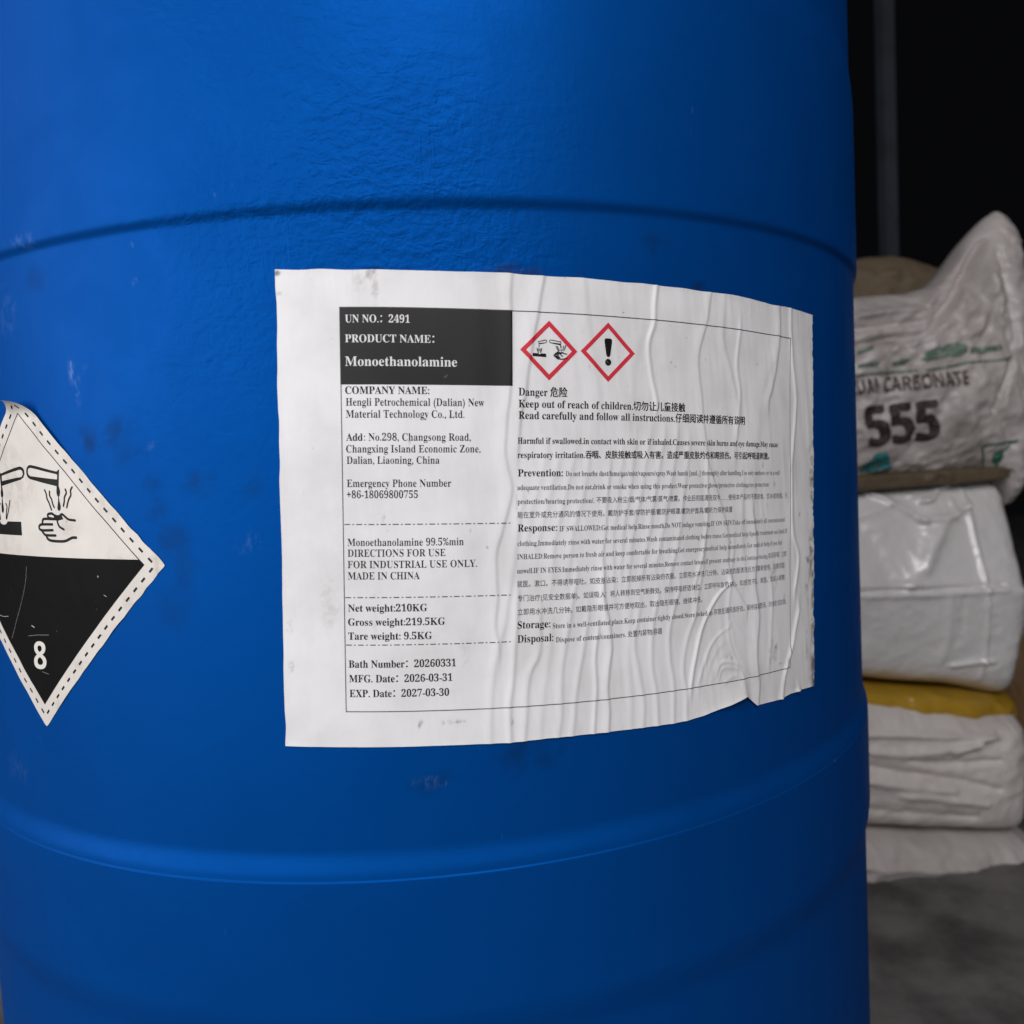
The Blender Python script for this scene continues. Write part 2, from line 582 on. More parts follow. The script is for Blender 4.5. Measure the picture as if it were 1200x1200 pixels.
add_attr(body, 'rust', np.concatenate([spots(T_, Z_, [(597, 317, 6, 1.6, .9), (620, 319, 7, 1.8, .8), (437, 313, 2.5, .8, .8), (818, 340, 5, 1.2, .9),
    (681, 323, 3, .8, .7), (325, 317, 1.4, 1, .8), (580, 318, 4, 1, .6)], 9), z2]))
pl = .12 + .88 * sstep(-.50, -.2, T_) * (1 - sstep(.05, .3, T_)) * sstep(-.2, .2, Z_)
add_attr(body, 'peel', np.concatenate([pl, z2]))

# ------------------------------------------------------------------ the white product label
U0, U1, V0, V1 = -.195, .686, -.3755, .246
MM = R * 1000      # uv unit -> mm


def line_uv(pts):
    a = np.array(pts, float)
    return px_uv(a[:, 0], a[:, 1])


# creases: photo polyline, height mm, width mm on the left and on the right of the line
CREASES = [
    ([(636, 322), (630, 365), (624, 395), (615, 450), (608, 500), (606, 530)], .55, 5, .9),
    ([(683, 325), (685, 360), (690, 395), (697, 450), (697, 500)], .22, 4, 2.5),
    ([(767.5, 335), (765.5, 375), (759, 402), (762, 440), (768, 475)], .55, 1.0, 1.3),
    ([(750, 390), (742, 420), (738, 470), (735, 520)], .20, 4, 3),
    ([(831, 343), (828, 375), (817, 420), (821, 470), (823.5, 500), (827, 540), (838, 575), (850, 620), (853, 670), (866, 700), (873, 712)], .42, 3.6, .8),
    ([(847, 345), (846, 400), (856, 440), (862, 480), (860, 530)], .28, 2.2, 1.6),
    ([(865, 385), (861, 430), (866, 465), (862, 500)], .36, 1.0, 1.4),
    ([(902, 420), (890, 460), (884, 520), (880, 580)], .35, 7, 4),
    ([(911, 358), (911, 385), (907, 430), (899, 470)], .65, 3.4, 1.5),
    ([(925, 362), (926, 410), (931, 465), (929, 500), (926, 560), (927, 620), (934, 650), (930, 690)], .55, 1.1, 1.6),
    ([(598, 330), (597, 450), (590, 520), (592, 545), (599, 575), (588, 620), (581, 650), (582, 695), (580, 730), (584, 770)], .42, 3.5, .8),
    ([(560, 330), (556, 450), (545, 560), (548, 700), (540, 800)], .12, 6, 5),
    ([(574, 860), (577, 790), (583, 760), (596, 700), (603, 640), (612, 590)], .28, 2.2, 1.4),
    ([(598, 869), (597, 830), (600, 800), (603, 750), (606, 700)], .48, 1.8, 1.1),
    ([(613, 868), (616, 820), (620, 790), (630, 765), (632, 720)], .42, 2.4, 1.2),
    ([(632, 866), (636, 820), (640, 790), (645, 740)], .22, 2.2, 1.7),
    ([(655, 862), (657, 790), (661, 760), (667, 720), (676, 680)], .34, 2.0, 1.2),
    ([(671, 860), (672, 825), (678, 785), (683, 760), (688, 720)], .34, 1.6, 1.2),
    ([(696, 858), (697, 830), (698, 800), (697, 770), (700, 740)], .45, 1.2, .8),
    ([(712.5, 857), (712, 830), (710, 805), (714, 775), (716, 755), (711, 720), (708, 700), (706, 680)], .62, 2.4, .7),
    ([(708, 715), (706, 690), (706, 650), (709, 610), (711, 575), (714, 545)], .30, 2.0, .6),
    ([(738, 853), (738, 800), (735, 760), (737, 720)], .22, 2.0, 1.6),
    ([(753, 850), (753, 820), (747, 785), (743, 755), (748, 715)], .34, 2.0, 1.2),
    ([(770, 850), (768, 810), (763, 780), (764, 740), (770, 700)], .34, 1.5, 1.2),
    ([(788, 846), (789, 800), (784, 770), (785, 735), (795, 690)], .34, 1.5, 1.1),
    ([(803, 840), (804, 810), (800, 785), (803, 755), (815, 715)], .30, 1.4, 1.1),
    ([(809, 805), (813, 775), (822, 735), (838, 700), (853, 684)], .68, 1.0, 1.3),
    ([(818, 800), (828, 765), (840, 745), (853, 735)], .30, 1.1, 1.1),
    ([(824, 640), (820, 680), (812, 720)], .30, 1.5, 1.2),
    ([(828, 540), (828, 580), (826, 620), (820, 660), (812, 690)], .34, 1.2, .8),
    ([(858, 640), (856, 680), (851, 720), (855, 755), (862, 775)], .26, 1.3, .9),
    ([(886, 827), (887, 800), (884, 765), (886, 720), (882, 680), (884, 640), (880, 600)], .8, 4.2, 1.3),
    ([(903, 690), (902, 740), (900, 780)], .25, 1.6, 1.2),
    ([(915, 820), (917, 795), (921, 778), (926, 760), (930, 735), (934, 715)], .8, 1.5, 1.4),
    ([(655, 535), (640, 590), (628, 640)], .18, 2, 1.5), ([(672, 535), (660, 585), (648, 640), (644, 690)], .20, 2, 1.4),
    ([(690, 530), (684, 570), (672, 620), (664, 670)], .22, 2, 1.4), ([(727, 540), (722, 590), (717, 640), (718, 700)], .2, 2, 1.4),
    ([(745, 520), (738, 570), (730, 620), (726, 680)], .24, 2, 1.3), ([(762, 510), (752, 570), (742, 620), (734, 690)], .24, 2, 1.3),
    ([(778, 510), (768, 570), (760, 620), (750, 680)], .26, 2, 1.3), ([(793, 500), (786, 560), (780, 600), (768, 660)], .28, 2, 1.3),
    ([(806, 520), (800, 580), (796, 620), (784, 680)], .28, 1.8, 1.2), ([(640, 530), (622, 600), (612, 650)], .14, 2, 1.6),
    ([(870, 560), (868, 620), (872, 680)], .22, 2.2, 1.6),
]
_CR = []
for pts, amp, wl, wr in CREASES:
    cu, cv = line_uv(smooth_line(pts))
    o = np.argsort(cv)
    _CR.append((cu[o], cv[o], amp, wl, wr))
ARC = px_uv(857., 806.)
E_BOT_PX = [(335.5, 873.5), (433, 875.2), (540, 872.2), (597, 869.6), (645, 864), (710, 857.3), (790, 847), (806, 843.5), (822, 838.5), (850, 826), (871, 815),
            (877, 819), (884.5, 826), (893, 824.5), (915, 818.5), (925, 812.5), (930, 811), (938, 807.5), (952, 803.5)]
EBU, EBV = line_uv(E_BOT_PX)
EBV = np.clip(EBV, V0 - .003, 0)
FOLD = px_uv(868., 820.)
NOTCH = px_uv(934., 804.)


FREE = [([(838, 792), (841, 782), (846, 776), (858, 776.5), (868, 781), (876, 788), (884, 794)], .55, .55), ([(842, 795), (846, 783), (860, 783), (867, 788), (870, 803)], .42, .55),
        ([(846, 803), (852, 796), (860, 792), (866, 797), (868, 805)], .32, .5), ([(826, 800), (832, 778), (842, 758), (850, 752)], .16, .7), ([(832, 802), (838, 780), (846, 768), (856, 764)], .13, .7),
        ([(852, 700), (855, 735), (860, 760), (868, 776)], .26, .6), ([(858, 730), (866, 742), (878, 752)], .22, .6), ([(818, 812), (824, 785), (830, 765)], .25, .7)]
_FREE = []
for pts, amp, w in FREE:
    a_, b_ = line_uv(smooth_line(pts, 4)); _FREE.append((np.stack([a_, b_], 1), amp, w))


def label_h(u, v):
    """height of the paper above the drum wall, m"""
    u = np.asarray(u, float); v = np.asarray(v, float)
    h = np.zeros_like(u)
    for cu, cv, amp, wl, wr in _CR:
        uc = np.interp(v, cv, cu)
        ends = sstep(-.035, .012, np.minimum(v - cv[0], cv[-1] - v) if cv[0] > V0 + .02 and cv[-1] < V1 - .02
                     else (cv[-1] - v if cv[0] <= V0 + .02 and cv[-1] < V1 - .02 else (v - cv[0] if cv[0] > V0 + .02 else np.ones_like(v))))
        d = (u - uc) * MM + .5 * vnoise(v * MM / 9 + 50, u * 3 + amp * 40 + 50, 2)
        w = np.where(d < 0, wl, wr * .8)
        h += amp * ends * np.exp(-(d / w) ** 2)
    right = sstep(.02, .2, u)
    h += .10 * (.25 + .75 * right) * vnoise(u * MM / 4.5 + 90 + v * MM * .05, v * MM / 38 + 90, 21)
    h += .05 * (.3 + .7 * right) * vnoise(u * MM / 1.9 + 90 + v * MM * .06, v * MM / 22 + 90, 22)
    h += .20 * vnoise(u * MM / 17 + 90, v * MM / 60 + 90, 23)
    near = (np.abs((u - ARC[0]) * MM) < 16) & (np.abs((v - ARC[1]) * MM) < 30)
    if near.any():
        uu, vv = u[near], v[near]; add = np.zeros_like(uu)
        for P, amp, w in _FREE:
            best = np.full(uu.shape, 1e9); sg = np.ones(uu.shape); tt = np.zeros(uu.shape)
            for k in range(len(P) - 1):
                e = P[k + 1] - P[k]; L = e @ e + 1e-12
                t = np.clip(((uu - P[k, 0]) * e[0] + (vv - P[k, 1]) * e[1]) / L, 0, 1)
                dx = uu - P[k, 0] - t * e[0]; dy = vv - P[k, 1] - t * e[1]
                d = np.hypot(dx, dy) * MM; c = d < best
                best = np.where(c, d, best); sg = np.where(c, np.sign(e[0] * dy - e[1] * dx), sg); tt = np.where(c, (k + t) / (len(P) - 1), tt)
            add += amp * np.sin(np.pi * np.clip(tt, .03, .97)) ** .5 * np.exp(-(best / np.where(sg > 0, w * 2.6, w)) ** 1.4)
        h[near] += add
    # the loose stretch of the bottom edge
    edge = np.interp(u, EBU, EBV)
    du = (u - FOLD[0]) * MM
    lift = np.where(du < 0, np.exp(-(du / 17) ** 2), np.exp(-(du / 4.0) ** 2))
    h += 2.1 * lift * np.exp(-((v - edge) * MM / 6.0))
    h += 1.0 * np.exp(-((u - NOTCH[0]) * MM / 1.8) ** 2) * np.exp(-np.abs(v - edge) * MM / 1.8)
    e = np.minimum(np.minimum(u - U0, U1 - u), np.minimum(v - edge, V1 - v)) * MM
    h += .10 * np.exp(-np.maximum(e, 0) / 1.2) * (1 + vnoise(u * MM / 6 + 40, v * MM / 6 + 40, 26))
    return (h + .55) * .001


def lab_pt(u, v, off=0.):
    t, z = from_uv(u, v)
    return wall(t, z, label_h(u, v) + off)


NU, NV = 470, 260
gu = np.linspace(U0, U1, NU); gt = np.linspace(0, 1, NV)
GU, GT = np.meshgrid(gu, gt)
bot = np.interp(gu, EBU, EBV)
top = V1 + .0010 * vnoise(gu * 30 + 9, gu * 0 + 9, 31) + .0012 * vnoise(gu * 9 + 9, gu * 0 + 9, 32)
GV = bot[None] * (1 - GT) + top[None] * GT
# ragged right edge, slightly rounded corners
rag = (.0016 * vnoise(GV * 60 + 9, GV * 0 + 4, 33) + .0012 * vnoise(GV * 190 + 9, GV * 0 + 4, 34)) * sstep(.64, .686, GU)
lag = (.0010 * vnoise(GV * 40 + 9, GV * 0 + 8, 35) - .0007) * (1 - sstep(U0, U0 + .03, GU))
GU = GU + rag - lag
lab = mesh_ob('product_label', lab_pt(GU, GV).reshape(-1, 3), grid_faces(NV, NU), M_LABEL, drum)


def lspots(U, Vv, lst, seed):
    out = np.zeros_like(U)
    for q, (x, y, a, b_, s) in enumerate(lst):
        u0, v0 = px_uv(float(x), float(y))
        dx = (U - u0) * MM / a; dz = (Vv - v0) * MM / b_
        n = vnoise(U * MM / 1.2 + q * 7.3 + 300, Vv * MM / 1.4 + q * 3.1 + 300, seed)
        out = np.maximum(out, s * np.clip(1.2 - np.sqrt(dx * dx + dz * dz) + .7 * n, 0, 1))
    return out


dirt = 1.0 * sstep(.660, .682, GU) * (1 - sstep(-.02, .05, GV)) * np.clip(.6 + .9 * vnoise(GV * MM / 6 + 20, GU * MM / 3 + 20, 41), 0, 1)
dirt = np.maximum(dirt, .5 * sstep(.655, .683, GU) * np.exp(-((GV - .0) / .05) ** 2))
dirt = np.maximum(dirt, lspots(GU, GV, [
    (325, 320, 1.6, 1.4, .9), (326, 345, 1.6, 1.2, .35), (433, 320, 1.4, 2.5, .55), (437, 318, 1.2, 1.2, .8), (421, 330, 2, 6, .25), (440, 345, 1, 8, .3),
    (530, 487, 1.3, 1.1, .9), (534, 480, .7, 3, .5), (480, 518, .6, 1.2, .7), (493, 845, .8, 1.4, .8), (492, 850, .6, 1, .6), (519, 846, .9, 1.1, .7),
    (537, 845, 4.0, .8, .65), (528, 847, .5, .6, .6), (450, 608, .5, 1.4, .9), (455, 622, .8, .8, .4), (551, 622, .5, 1.4, .5), (340, 735, 1.2, 2.5, .35),
    (343, 780, 1, 2.5, .35), (386, 705, 3, 9, .22), (850, 770, .6, 1.4, .9), (856, 770, .5, 1.0, .7), (908, 757, 1.5, 1.5, .8), (905, 765, 3, 6, .35),
    (915, 777, 2.6, .6, .75), (922, 775, .7, 2, .8), (908, 685, 1.2, 2.0, .6), (918, 700, 1.5, 2, .4), (905, 670, 3, 4, .3), (906, 567, .8, 1.6, .5),
    (898, 592, .5, .8, .9), (893, 545, .6, 2.2, .5), (936, 603, 1.2, 2.5, .4), (946, 655, 2, 2.4, .8), (944, 690, 1.5, 4, .6), (944, 760, 1.2, 8, .5),
    (930, 804, 1.6, .9, .9), (545, 760, 2, 6, .15), (440, 730, 1, 9, .2), (690, 430, .6, 1, .4), (634, 502, .4, .4, .8), (649, 523, .4, .4, .8), (620, 578, .4, .4, .7),
    (870, 690, 2, 5, .2), (605, 590, .35, 5, .45), (600, 846, .4, 1.2, .5), (868, 812, 1.0, .7, .4)], 43))
add_attr(lab, 'dirt', np.clip(dirt, 0, 1).ravel())


def on_label(off):
    return lambda u, v: lab_pt(u, v, off)


def put_line(ink, s, x0, y0, x1, cap, bold=True, m=0, squash=0., **kw):
    """set s along the sticker's own direction from photo point (x0,y0) to column x1"""
    V, F = layout(s, bold, **kw)
    u0, v0 = px_uv(float(x0), float(y0)); u1, _ = px_uv(float(x1), float(y0))
    _, va = px_uv(float(x0), float(y0) - cap)
    V = V.copy(); V[:, 0] -= V[:, 0].min()
    k = (u1 - u0) / V[:, 0].max()
    ink.tri(np.stack([u0 + V[:, 0] * k, v0 + V[:, 1] * (va - v0) / cap_h()], 1), F, m)


def rect_uv(u0, v0, u1, v1): return [(u0, v0), (u1, v0), (u1, v1), (u0, v1)]


# black heading block with white lettering
pu0, pv1 = px_uv(397.8, 359.8); pu1, pv0 = px_uv(600.3, 452.5)
ink = Ink(); ink.poly([rect_uv(pu0, pv0, pu1, pv1)])
ink.lay('heading_panel', on_label(.00006), M_PANEL, lab, .6 / MM)
ink = Ink()
put_line(ink, 'UN NO.：2491', 404.8, 378.1, 480.3, 9.0)
put_line(ink, 'PRODUCT NAME：', 404.8, 401.3, 509, 9.0)
put_line(ink, 'Monoethanolamine', 404.8, 429, 535.5, 11.0)
ink.lay('heading_text', on_label(.00014), M_WHITE, lab, 1.0 / MM)

ink = Ink()
put_line(ink, 'COMPANY NAME:', 404.8, 461.6, 503.2, 8.6, True)
put_line(ink, 'Hengli Petrochemical (Dalian) New', 405.5, 475.5, 567.2, 8.8, False)
put_line(ink, 'Material Technology Co., Ltd.', 405.7, 489.5, 544, 8.8, False)
put_line(ink, 'Add', 406, 516.5, 425.2, 8.6, True)
put_line(ink, ': No.298, Changsong Road,', 427, 516.4, 551.3, 8.6, False)
put_line(ink, 'Changxing Island Economic Zone,', 406, 530.2, 562.7, 8.6, False)
put_line(ink, 'Dalian, Liaoning, China', 406.5, 543.5, 514.9, 8.6, False)
put_line(ink, 'Emergency Phone Number', 406.7, 570.6, 528.6, 8.6, False)
put_line(ink, '+86-18069800755', 406.7, 583.7, 489.6, 8.6, False)
ink.lay('company_text', on_label(.00010), M_TEXT, lab, .9 / MM)
ink = Ink()
put_line(ink, 'Monoethanolamine 99.5%min', 407.5, 639.6, 543.2, 8.6, False)
put_line(ink, 'DIRECTIONS FOR USE', 407.7, 652.2, 521.9, 8.4, False)
put_line(ink, 'FOR INDUSTRIAL USE ONLY.', 407.7, 665.5, 558.7, 8.4, False)
put_line(ink, 'MADE IN CHINA', 408, 678.8, 492, 8.4, False)
ink.lay('usage_text', on_label(.00010), M_TEXT, lab, .9 / MM)
ink = Ink()
put_line(ink, 'Net weight:210KG', 408.3, 716.4, 500.6, 8.4)
put_line(ink, 'Gross weight:219.5KG', 408.3, 732.8, 521.4, 8.4)
put_line(ink, 'Tare weight: 9.5KG', 408.5, 749.2, 506.2, 8.4)
ink.lay('weight_text', on_label(.00010), M_TEXT, lab, .9 / MM)
ink = Ink()
put_line(ink, 'Bath Number：20260331', 409, 782, 534.2, 8.6)
put_line(ink, 'MFG. Date：2026-03-31', 409.5, 799.1, 529.9, 8.6)
put_line(ink, 'EXP. Date：2027-03-30', 410, 816.4, 526.2, 8.6)
ink.lay('batch_text', on_label(.00010), M_TEXT, lab, .9 / MM)

# ruled frame and dash-dot dividers
ink = Ink()
fu0, fv1 = px_uv(398., 360.); fu1 = .609; fv0 = px_uv(403.5, 834.)[1]; fm = px_uv(600.2, 560.)[0]
w = .00115
for a, b_, c, d in ((fu0, fv1 - w, fu1, fv1), (fu0, fv0, fu1, fv0 + w), (fu0, fv0 + w, fu0 + w * .9, fv1 - w), (fu1 - w * .8, fv0 + w, fu1, fv1 - w)):
    ink.poly([rect_uv(a, b_, c, d)])
for y in (614.5, 700., 755.5):
    v = px_uv(402., y)[1]; u = fu0 + .002; k = 0
    while u < fm:
        L = (.0075, .0022)[k % 2]
        ink.poly([rect_uv(u, v - .0006, min(u + L, fm), v + .0006)]); u += L + .0030; k += 1
ink.lay('ruled_lines', on_label(.00010), M_RULE, lab, .9 / MM)

ink = Ink()
put_line(ink, 'Danger 危险', 607, 463.6, 664.5, 9.0)
put_line(ink, 'Keep out of reach of children.切勿让儿童接触', 607, 477.4, 801.7, 8.8)
put_line(ink, 'Read carefully and follow all instructions.仔细阅读并遵循所有说明', 607, 490.9, 871.7, 8.8)
put_line(ink, 'Harmful if swallowed.in contact with skin or if inhaled.Causes severe skin burns and eye damage.May cause', 606, 520, 910, 7.2)
put_line(ink, 'respiratory irritation.吞咽、皮肤接触或吸入有害。造成严重皮肤灼伤和眼损伤。可引起呼吸道刺激。', 606, 536.7, 900, 7.4)
put_line(ink, 'Prevention:', 606.5, 558.3, 659.3, 8.4)
put_line(ink, 'Response:', 606.2, 622.8, 652, 8.4)
put_line(ink, 'Storage:', 605.8, 736.4, 644.3, 8.6)
put_line(ink, 'Disposal:', 605.8, 752.8, 647.7, 8.8)
ink.lay('warning_text', on_label(.00010), M_BLACK, lab, .9 / MM)
FINE = [
    ('Do not breathe dust/fume/gas/mist/vapours/spray.Wash hands [and...] thoroughly after handling.Use only outdoors or in a well', 662.5, 558, 912),
    ('adequate ventilation.Do not eat,drink or smoke when using this product.Wear protective gloves/protective clothing/eye protection/', 606, 574.2, 900),
    ('protection/hearing protection/. 不要吸入粉尘/烟/气体/气雾/蒸气/喷雾。作业后彻底清洗双手……使用本产品时不要进食、饮水或吸烟。只', 606, 590.6, 921),
    ('能在室外或充分通风的情况下使用。戴防护手套/穿防护服/戴防护眼罩/戴防护面具/戴听力保护装置', 606, 606.6, 857),
    ('IF SWALLOWED:Get medical help.Rinse mouth.Do NOT induce vomiting.IF ON SKIN:Take off immediately all contaminated', 655, 622.5, 918),
    ('clothing.Immediately rinse with water for several minutes.Wash contaminated clothing before reuse.Get medical help.Specific treatment see label.IF', 606, 639.7, 921),
    ('INHALED:Remove person to fresh air and keep comfortable for breathing.Get emergency medical help immediately.Get medical help if you feel', 605.5, 655.2, 915),
    ('unwell.IF IN EYES:Immediately rinse with water for several minutes.Remove contact lenses,if present and easy to do.Continue rinsing.如误吞咽：立即', 605.5, 671.8, 920),
    ('就医。漱口。不得诱导呕吐。如皮肤沾染：立即脱掉所有沾染的衣服。立即用水冲洗几分钟。沾染的衣服清洗后方可重新使用。如需求医：', 605.5, 687.5, 919),
    ('专门治疗(见安全数据单)。如误吸入：将人转移到空气新鲜处。保持呼吸舒适体位。立即呼叫急救中心。如感觉不适，就医。如误入眼睛：', 606, 704.2, 919),
    ('立即用水冲洗几分钟。如戴隐形眼镜并可方便地取出，取出隐形眼镜。继续冲洗。', 606, 720.2, 822),
    ('Store in a well-ventilated place.Keep container tightly closed.Store locked up.存放在通风良好处。保持容器密闭。存放处须加锁。', 647, 736, 920),
    ('Dispose of content/containers. 处置内装物/容器', 650.7, 752.2, 775)]
ink = Ink()
for s, x0, y0, x1 in FINE:
    put_line(ink, s, x0, y0, x1, 5.9, False)
ink.lay('precaution_text', on_label(.00010), M_FINE, lab, .9 / MM)

# ---- the corrosion picture, traced once (units of 1/12 photo pixel, y down from 540)
CORR_POLY = [
    [[(375, 150), (378, 122), (388, 88), (410, 64), (440, 58), (500, 70), (800, 150), (818, 143), (828, 125), (842, 120), (839, 180), (835, 358), (800, 355), (430, 258), (400, 235), (380, 195)],
     [(397, 140), (403, 114), (425, 98), (460, 102), (800, 188), (815, 196), (812, 262), (430, 215), (408, 195), (398, 168)]],
    [[(0, 135), (12, 168), (30, 178), (230, 95), (290, 78), (325, 95), (345, 130), (352, 180), (335, 235), (300, 265), (50, 350), (30, 362), (18, 250)],
     [(40, 210), (270, 128), (300, 125), (320, 145), (328, 190), (310, 228), (230, 240), (45, 285)]],
    [[(805, 350), (835, 352), (850, 400), (857, 440), (848, 490), (838, 507), (846, 560), (866, 640), (863, 680), (848, 704), (832, 700), (818, 675), (820, 630), (828, 560), (829, 507), (812, 480), (803, 440), (806, 390)]],
    [[(28, 355), (46, 360), (55, 430), (58, 480), (46, 522), (50, 580), (65, 680), (60, 722), (48, 735), (36, 715), (31, 640), (38, 520), (25, 498), (22, 440), (30, 395)]],
    [[(120, 850), (310, 856), (325, 1048), (-215, 1010), (-200, 842), (8, 846), (25, 880), (60, 897), (98, 888)]],
    [[(755, 745), (800, 782), (850, 782), (880, 770), (898, 822), (830, 838), (775, 822)]]]
CORR_LINE = [
    ([(640, 410), (660, 460), (672, 530), (700, 590), (718, 640), (735, 688)], 24), ([(708, 430), (710, 490), (735, 540), (750, 600), (772, 655)], 24),
    ([(928, 400), (942, 450), (918, 510), (915, 570), (903, 635)], 25), ([(1022, 370), (1000, 420), (1005, 480), (982, 530), (966, 580), (950, 655)], 25),
    ([(90, 600), (106, 650), (98, 715), (97, 815)], 22), ([(146, 562), (136, 640), (126, 705), (104, 815)], 22),
    ([(-42, 560), (-32, 640), (-12, 720), (15, 822)], 22), ([(14, 600), (-2, 650), (6, 740), (18, 822)], 20),
    ([(745, 740), (700, 744), (682, 762), (690, 795), (740, 812), (830, 824)], 32), ([(735, 738), (790, 772), (840, 778), (880, 750), (930, 790), (975, 824), (1065, 838)], 30),
    ([(780, 820), (640, 815), (612, 830), (605, 868)], 32), ([(745, 893), (620, 893), (575, 900), (560, 932), (575, 965), (620, 977), (750, 975)], 32),
    ([(600, 985), (625, 1022), (660, 1045), (790, 1050)], 32), ([(662, 1060), (682, 1097), (730, 1122), (850, 1132), (930, 1126), (985, 1100), (1030, 1080), (1080, 1080)], 34),
    ([(812, 835), (826, 890), (850, 930), (905, 965)], 28)]


def corrosion(ink, place, k, m):
    for loops in CORR_POLY:
        ink.poly([place(np.array(l, float)) for l in loops], m)
    for pts, wd in CORR_LINE:
        ink.stroke(place(np.array(pts, float)), wd * k, m)


def diamond(ink, c, hu, hv, m, inner):
    o = [(c[0], c[1] + hv), (c[0] - hu, c[1]), (c[0], c[1] - hv), (c[0] + hu, c[1])]
    loops = [o]
    if inner: loops.append([(c[0] + (x - c[0]) * inner, c[1] + (y - c[1]) * inner) for x, y in o])
    ink.poly(loops, m)


def half_px(cx, cy, xl, xr, yt, yb):
    c = px_uv(cx, cy); return c, (px_uv(xr, cy)[0] - px_uv(xl, cy)[0]) / 2, (px_uv(cx, yt)[1] - px_uv(cx, yb)[1]) / 2


ink = Ink()
c, hu, hv = half_px(643., 411., 609.5, 676.5, 376., 446.)
diamond(ink, c, hu, hv, 0, .80)
oc = px_uv(643., 398.)
sx = (px_uv(661., 411.)[0] - px_uv(621., 411.)[0]) / 1330; sy = (px_uv(643., 398.)[1] - px_uv(643., 419.)[1]) / 1000
corrosion(ink, lambda a: np.stack([oc[0] + (a[:, 0] - 392 + np.where(a[:, 0] < 363, -38, 20)) * sx, oc[1] - (a[:, 1] - 58) * sy], 1), sy * 1.9, 1)
ink.lay('corrosive_pictogram', on_label(.00010), [M_RED, M_BLACK], lab, .8 / MM)
ink = Ink()
c, hu, hv = half_px(712., 413., 680.5, 743.5, 378.5, 448.)
diamond(ink, c, hu, hv, 0, .81)
eu = px_uv(713., 413.)[0] - px_uv(712., 413.)[0]; evv = px_uv(712., 412.)[1] - px_uv(712., 413.)[1]
ex = lambda a: [(c[0] + x * eu, c[1] - y * evv) for x, y in a]
ink.poly([ex([(-4.4, -14.2), (-3.6, -15.6), (-2, -16.2), (2, -16.2), (3.6, -15.6), (4.5, -14.2), (4.4, -11), (2.6, 3), (1.6, 5), (.2, 5.6), (-1.2, 5), (-2.2, 3), (-4.1, -11)])], 1)
ink.poly([ex([(3.6 * math.cos(a), 11.7 + 4 * math.sin(a)) for a in np.linspace(0, 2 * math.pi, 17)[:-1]])], 1)
ink.lay('exclamation_pictogram', on_label(.00010), [M_RED, M_BLACK], lab, .8 / MM)

# ------------------------------------------------------------------ the class 8 diamond sticker
HC = (-.6285, -.114); HU, HV = .2605, .2510
HR = math.radians(-1.2)
ca, sa = math.cos(HR), math.sin(HR)


def haz_tz(a, b_):      # sticker (a right, b up, -1..1 at the corners) -> angle, height
    x = np.asarray(a) * HU; y = np.asarray(b_) * HV
    return HC[0] + ca * x - sa * y, HC[1] + sa * x + ca * y


def haz_ab(t, z):
    x = np.asarray(t) - HC[0]; y = np.asarray(z) - HC[1]
    return (ca * x + sa * y) / HU, (-sa * x + ca * y) / HV


ROLLR = .0064; CURL0 = .845


def haz_pt(a, b_, off=0.):
    a = np.asarray(a, float); b_ = np.asarray(b_, float)
    q = (b_ + .10 * a - CURL0) * HV * R       # metres past the line where the tip starts to roll
    q = np.maximum(q, 0); ang = q / ROLLR
    bb = b_ - (q - ROLLR * np.sin(ang)) / (HV * R)
    h = ROLLR * (1 - np.cos(ang))
    t, z = haz_tz(a, bb)
    hh = .00030 + .00018 * vnoise(a * 5 + 30, b_ * 6 + 30, 51) + .00007 * vnoise(a * 16 + 30, b_ * 11 + 30, 52)
    lift = .0011 * sstep(.5, .85, b_)
    return wall(t, z, hh + h + lift + off * np.cos(ang)) + 0 * a[..., None]


N = 150
s = np.linspace(-1, 1, N); S, Tt = np.meshgrid(s, s)
A = (S - Tt) / 2; B = (S + Tt) / 2
edge = np.maximum(np.abs(S), np.abs(Tt))
A = A * (1 - .006 * sstep(.97, 1, edge) * (1 + vnoise(S * 12 + 20, Tt * 12 + 20, 53)))
cr = np.abs(A) + 0
A = np.where(A > .985, .985 + (A - .985) * .5, A)
B = np.where(B < -.985, -.985 + (B + .985) * .6, B)
haz = mesh_ob('hazard_label', haz_pt(A, B).reshape(-1, 3), grid_faces(N, N), M_HAZ, drum)
hd = .35 * np.clip(vnoise(A * 6 + 20, B * 5 + 20, 55), 0, 1) + .45 * np.clip(vnoise(A * 15 + 20, B * 14 + 20, 56), 0, 1) * sstep(.8, 1, edge)
hd = np.maximum(hd, .8 * sstep(.90, 1.0, B)); hd = np.maximum(hd, .5 * np.exp(-((A + .12) / .12) ** 2 - ((B + .0) / .05) ** 2))
add_attr(haz, 'dirt', np.clip(hd, 0, 1).ravel())
on_haz = lambda off: (lambda a, b_: haz_pt(a, b_, off))
ML = .9 / (HU * MM)
IN = .862
ink = Ink()
dz = .030
ink.poly([[(-IN + dz, dz), (-IN + dz * .0, 0.), (0, -IN), (IN, 0.), (IN - dz, dz)]])
ink.lay('black_half', on_haz(.00006), M_HBLACK, haz, ML)
ink = Ink()
lw = .0055
for sx_ in (-1, 1):
    p, q = np.array((0, IN)), np.array((sx_ * IN, 0))
    ink.stroke([p, q], lw, 0, False)
DH = .93
for c0, c1 in (((0, 1), (1, 0)), ((1, 0), (0, -1)), ((0, -1), (-1, 0)), ((-1, 0), (0, 1))):
    p, q = np.array(c0) * DH, np.array(c1) * DH
    nseg = 17
    for k in range(nseg):
        a0 = p + (q - p) * (k + .28) / nseg; a1 = p + (q - p) * (k + .70) / nseg
        ink.stroke([a0, a1], .0125, 0, False)
ink.lay('border_lines', on_haz(.00006), M_BLACK, haz, ML)
ink = Ink()


def hz(a):
    x, y = haz_ab(*on_drum(a[:, 0] / 12, 540 + a[:, 1] / 12))
    return np.stack([x, y], 1)


